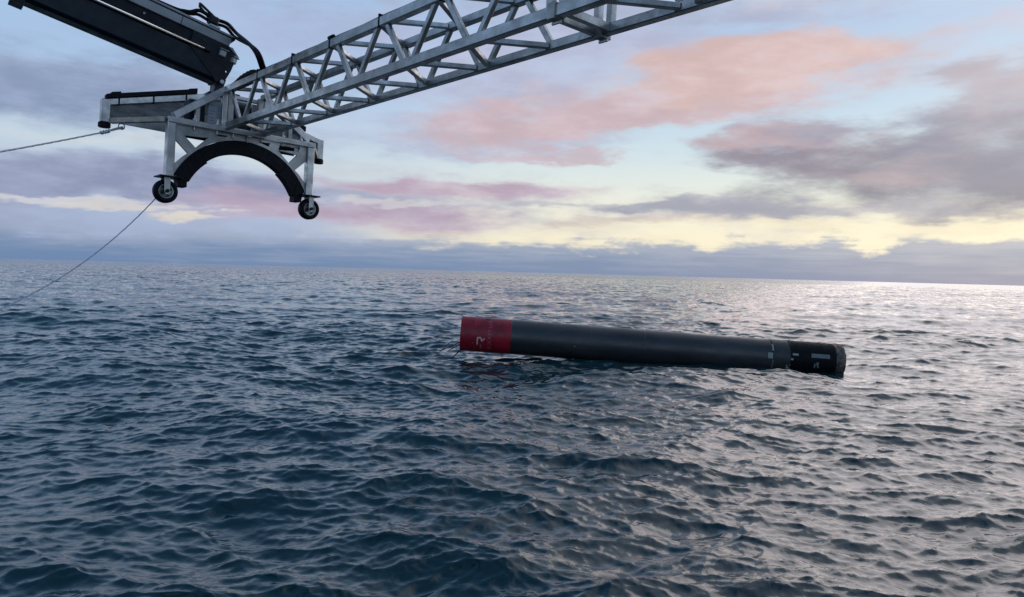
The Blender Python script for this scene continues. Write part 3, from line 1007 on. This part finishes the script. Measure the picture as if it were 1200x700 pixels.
hook_w = FM @ p3(AR + .01, -1.12, -.632)
far1 = at(-170, 205, 5.4)
ps = sag(hook_w, far1, .02, 160)
r1 = mesh_obj('rope', rope_bm(ps, .0072), ROPE, None, True)
tag(r1, 'pale grey rope knotted to the left end of the padded wing, nearly level', 'rope', 'tag lines of the lifting frame')
kn = ps[14]
kb = bmesh.new()
dirv = (ps[16] - ps[12]).normalized()
side_ = dirv.cross(Vector((0, 0, 1))).normalized()
kp = []
for i in range(60):
    t = i / 59
    an = t * 2 * math.pi * 3.5
    kp.append(kn + dirv * (-.07 + .15 * t) + (side_ * math.cos(an) + Vector((0, 0, 1)) * math.sin(an)) * .014)
tube_bm(kp, .008, 6, bm=kb)
mesh_obj('knot', kb, ROPE, r1, True)
lp = spline([kn, kn + dirv * -.16 + Vector((0, 0, .012)), hook_w + Vector((.008, 0, .014)), hook_w + Vector((.012, 0, .004)), hook_w], 8)
mesh_obj('loop', tube_bm(lp, .008, 8), ROPE, r1, True)

att = FM @ p3(AP - .2, -.69, -1.44)
far2 = at(-170, 402, 5.2)
ps = sag(att, far2, .34, 160)
r2 = mesh_obj('rope', rope_bm(ps, .0052), ROPE2, None, True)
tag(r2, 'thin blue grey rope running steeply down from behind the left wheel', 'rope', 'tag lines of the lifting frame')

# ------------------------------------------------------------------ the floating rocket booster
RY = 26.6
RL = at(541, 390.6, RY)
RR = at(982, 423.8, RY)
rx = (RR - RL).normalized()
rz = (Vector((0, 0, 1)) - rx * rx.z).normalized()
ry = rz.cross(rx)
LEN = (RR - RL).length
rocket = empty('rocket_booster', Matrix.Translation(RL) @ Matrix((rx, ry, rz)).transposed().to_4x4())
tag(rocket, 'long dark carbon rocket booster with red front end, floating on its side in the sea', 'rocket booster')
RAD = .6


def along(px_):
    return (px_ - 541) / (982 - 541) * LEN


def shell(name, p0, p1, m_, r0=RAD, r1=RAD, wob=0.0, nseg=8):
    a0, a1 = along(p0), along(p1)
    rnd = random.Random(int(p0))
    ph = [rnd.random() * 6.28 for _ in range(6)]
    prof = []
    for i in range(nseg + 1):
        t = i / nseg
        prof.append((a0 + (a1 - a0) * t, r0 + (r1 - r0) * t))
    def nz(i, k):
        an = 2 * math.pi * k / 72
        return wob * (math.sin(3 * an + ph[0] + i * .5) + math.sin(5 * an + ph[1] - i * .8) * .6)
    return mesh_obj(name, lathe_bm(prof, 'x', 72, noise=nz if wob else None), m_, rocket, True)


shell('red_section', 541, 598, RED)
shell('body_tube', 598.2, 690, CARBON, wob=.0012)
shell('body_tube', 690.3, 752, CARBON, wob=.0012)
shell('body_tube', 752.3, 899, CARBON, wob=.0012, nseg=14)
shell('lower_tube', 899.3, 920, CARBON2)
shell('engine_section', 920.3, 972, SKIRT, RAD + .004, RAD + .004)
# raised rings at the joints
for px_, m_, w_, h_ in ((598.1, RED, .02, .004), (690.1, CARBON, .012, .003), (752.1, CARBON, .02, .003), (899.1, SKIRT, .02, .004), (920.1, SKIRT, .03, .008), (556.5, RED, .03, .003)):
    a = along(px_)
    mesh_obj('joint_ring', lathe_bm([(a - w_, RAD - .003), (a - w_ * .8, RAD + h_), (a + w_ * .8, RAD + h_), (a + w_, RAD - .003)], 'x', 72), m_, rocket, True)
# open front end: lip and a dark recessed bulkhead
mesh_obj('front_lip', lathe_bm([(.0, RAD), (-.012, RAD - .004), (-.012, RAD - .03), (.0, RAD - .034), (.35, RAD - .034)], 'x', 72), RED, rocket, True)
mesh_obj('bulkhead', lathe_bm([(.35, RAD - .034), (.30, .45), (.22, .3), (.18, .0001)], 'x', 48), SKIRT, rocket, True)
# crumpled heat shield at the engine end
rnd = random.Random(5)
tab = [[rnd.uniform(-1, 1) for _ in range(60)] for _ in range(9)]
prof = [(along(972), RAD + .004), (along(973.5), RAD + .010), (along(975), RAD + .004), (along(977), RAD + .010), (along(979), RAD + .002), (along(981), RAD + .006), (along(982.5), RAD - .004), (along(983.4), RAD - .03), (along(983.8), RAD - .10)]
mesh_obj('heat_shield', lathe_bm(prof, 'x', 60, noise=lambda i, k: .016 * tab[i][k] * min(1, i / 2)), FOIL, rocket, False)
mesh_obj('base_plate', lathe_bm([(along(983.8), RAD - .10), (along(983.2), .25), (along(983.0), .0001)], 'x', 60), SKIRT, rocket, False)

def patch(name, x0, x1, t0, t1, m_, th=.006, n=4, r=RAD):
    """A thin curved plate on the tube: x in metres, t in degrees above the side facing the ship."""
    bm = bmesh.new()
    grid = []
    for rr_ in (r - .004, r + th):
        for i in range(n + 1):
            t = R(t0 + (t1 - t0) * i / n)
            for x_ in (x0, x1):
                grid.append(bm.verts.new((x_, -rr_ * math.cos(t), rr_ * math.sin(t))))
    N2 = 2 * (n + 1)
    for i in range(n):
        a = 2 * i
        bm.faces.new([grid[N2 + a], grid[N2 + a + 1], grid[N2 + a + 3], grid[N2 + a + 2]])
        bm.faces.new([grid[a], grid[a + 2], grid[N2 + a + 2], grid[N2 + a]])
        bm.faces.new([grid[a + 1], grid[N2 + a + 1], grid[N2 + a + 3], grid[a + 3]])
    for a in (0, 2 * n):
        bm.faces.new([grid[a], grid[a + 1], grid[N2 + a + 1], grid[N2 + a]])
    bmesh.ops.recalc_face_normals(bm, faces=bm.faces[:])
    return mesh_obj(name, bm, m_, rocket)


def ang(px_, y_):
    """Angle on the tube of a point seen at that height."""
    cy = 390.6 + (423.8 - 390.6) * (px_ - 541) / 441
    return math.degrees(math.asin(max(-.98, min(.98, (cy - y_) / 20.3)))) - 5.5


def mark(name, x0, y0, x1, y1, m_, th=.0105):
    return patch(name, along(x0), along(x1), ang((x0 + x1) / 2, y1), ang((x0 + x1) / 2, y0), m_, th)


mark('white_tag', 893.0, 409.6, 898.8, 415.8, TAPE, .02)
mark('tape_strip', 898.2, 401, 900.0, 407.5, TAPE)
mark('tape_strip', 898.6, 417, 899.6, 433, TAPE2)
mark('grey_label', 943, 411.6, 964, 415.9, TAPE2, .008)
mark('access_panel', 944, 418, 955, 432, SKIRT, .006)
mark('side_mark', 946.5, 422, 948.2, 427, TAPE2)
mark('side_mark', 949, 420.5, 951.5, 424.5, TAPE2)
mark('side_mark', 950.3, 425.3, 952.5, 427, TAPE2)
mark('side_mark', 921.5, 410.6, 928, 412.8, TAPE)
mark('side_mark', 919.5, 415.8, 922.4, 418, TAPE)
mark('side_mark', 915.0, 424, 917, 428.3, TAPE)
mark('side_mark', 917, 427, 920, 428.3, TAPE)
mark('side_mark', 918.6, 422.8, 919.8, 424.5, TAPE2)
mark('access_panel', 962, 404, 965, 434, SKIRT, .006)
mark('side_mark', 671.4, 401.8, 672.6, 402.8, TAPE)
mark('access_panel', 568, 371.6, 574, 373.2, TAPE2, .02)


SCUFF = mat('scuffed_carbon', (.085, .09, .10), .5, 0, .5, 9)
# emblem and wordmark, print on the red section, laid on its curve
def stroke(name, x0, y0, x1, y1, w_, m_):
    n = 6
    bm = bmesh.new()
    a, b = Vector((along(x0), R(ang(x0, y0)) * RAD)), Vector((along(x1), R(ang(x1, y1)) * RAD))
    d = (b - a).normalized()
    s_ = Vector((-d.y, d.x)) * w_ / 2
    rows = []
    for i in range(n + 1):
        c = a.lerp(b, i / n)
        row = []
        for p_ in (c - s_, c + s_):
            t = p_.y / RAD
            row.append(bm.verts.new((p_.x, -(RAD + .004) * math.cos(t), (RAD + .004) * math.sin(t))))
        rows.append(row)
    for u, v in zip(rows, rows[1:]):
        bm.faces.new((u[0], u[1], v[1], v[0]))
    return mesh_obj(name, bm, m_, rocket)


for st in ((560.6, 401.2, 560.6, 392.0), (560.0, 392.2, 564.6, 392.2), (564.4, 392.0, 565.6, 396.6), (565.4, 396.4, 568.8, 393.0)):
    stroke('emblem_stroke', *st, .042, WHITE)
for st in ((636, 388.0, 661, 384.2), (640, 389.6, 652, 386.6), (735, 398, 741, 392), (752, 405, 756, 395), (812, 400, 820, 402)):
    stroke('scuff', *st, .012, SCUFF)
stroke('emblem_stroke', 564.5, 400.4, 564.5, 407.2, .036, WHITE2)
stroke('emblem_stroke', 555, 398.7, 556.6, 398.7, .025, WHITE2)

fc = bpy.data.curves.new('wordmark', 'FONT')
fc.body = 'ROCKET LAB'
fc.size = .17
fc.space_character = 1.12
fo = bpy.data.objects.new('wordmark_font', fc)
C.objects.link(fo)
dg = bpy.context.evaluated_depsgraph_get()
me = bpy.data.meshes.new_from_object(fo.evaluated_get(dg))
bpy.data.objects.remove(fo)
bpy.data.curves.remove(fc)
bm = bmesh.new()
bm.from_mesh(me)
bpy.data.meshes.remove(me)
bmesh.ops.subdivide_edges(bm, edges=[e for e in bm.edges if e.calc_length() > .05], cuts=2)
bmesh.ops.triangulate(bm, faces=bm.faces[:])
wd = max(v.co.x for v in bm.verts)
x_base = along(576.2)
t_start = R(ang(574, 406))
for v in bm.verts:
    t = t_start + v.co.x / RAD                               # reads upwards round the tube
    v.co = Vector((x_base - v.co.y, -(RAD + .004) * math.cos(t), (RAD + .004) * math.sin(t)))
mesh_obj('wordmark', bm, WHITE2, rocket)

# loose rods hanging off the front end into the water
for (a_, b_, r_) in (((.02, -.50, -.26), (-.68, -.55, -.62), .016), ((.02, -.45, -.33), (-.42, -.50, -.62), .014), ((.02, -.2, -.56), (-.26, -.35, -.86), .02),
                     ((.0, -.5, -.27), (-.30, -.52, -.26), .013), ((-.30, -.52, -.26), (-.62, -.54, -.60), .013)):
    mesh_obj('hanging_rod', tube_bm([a_, b_], r_, 8), BLACK, rocket)
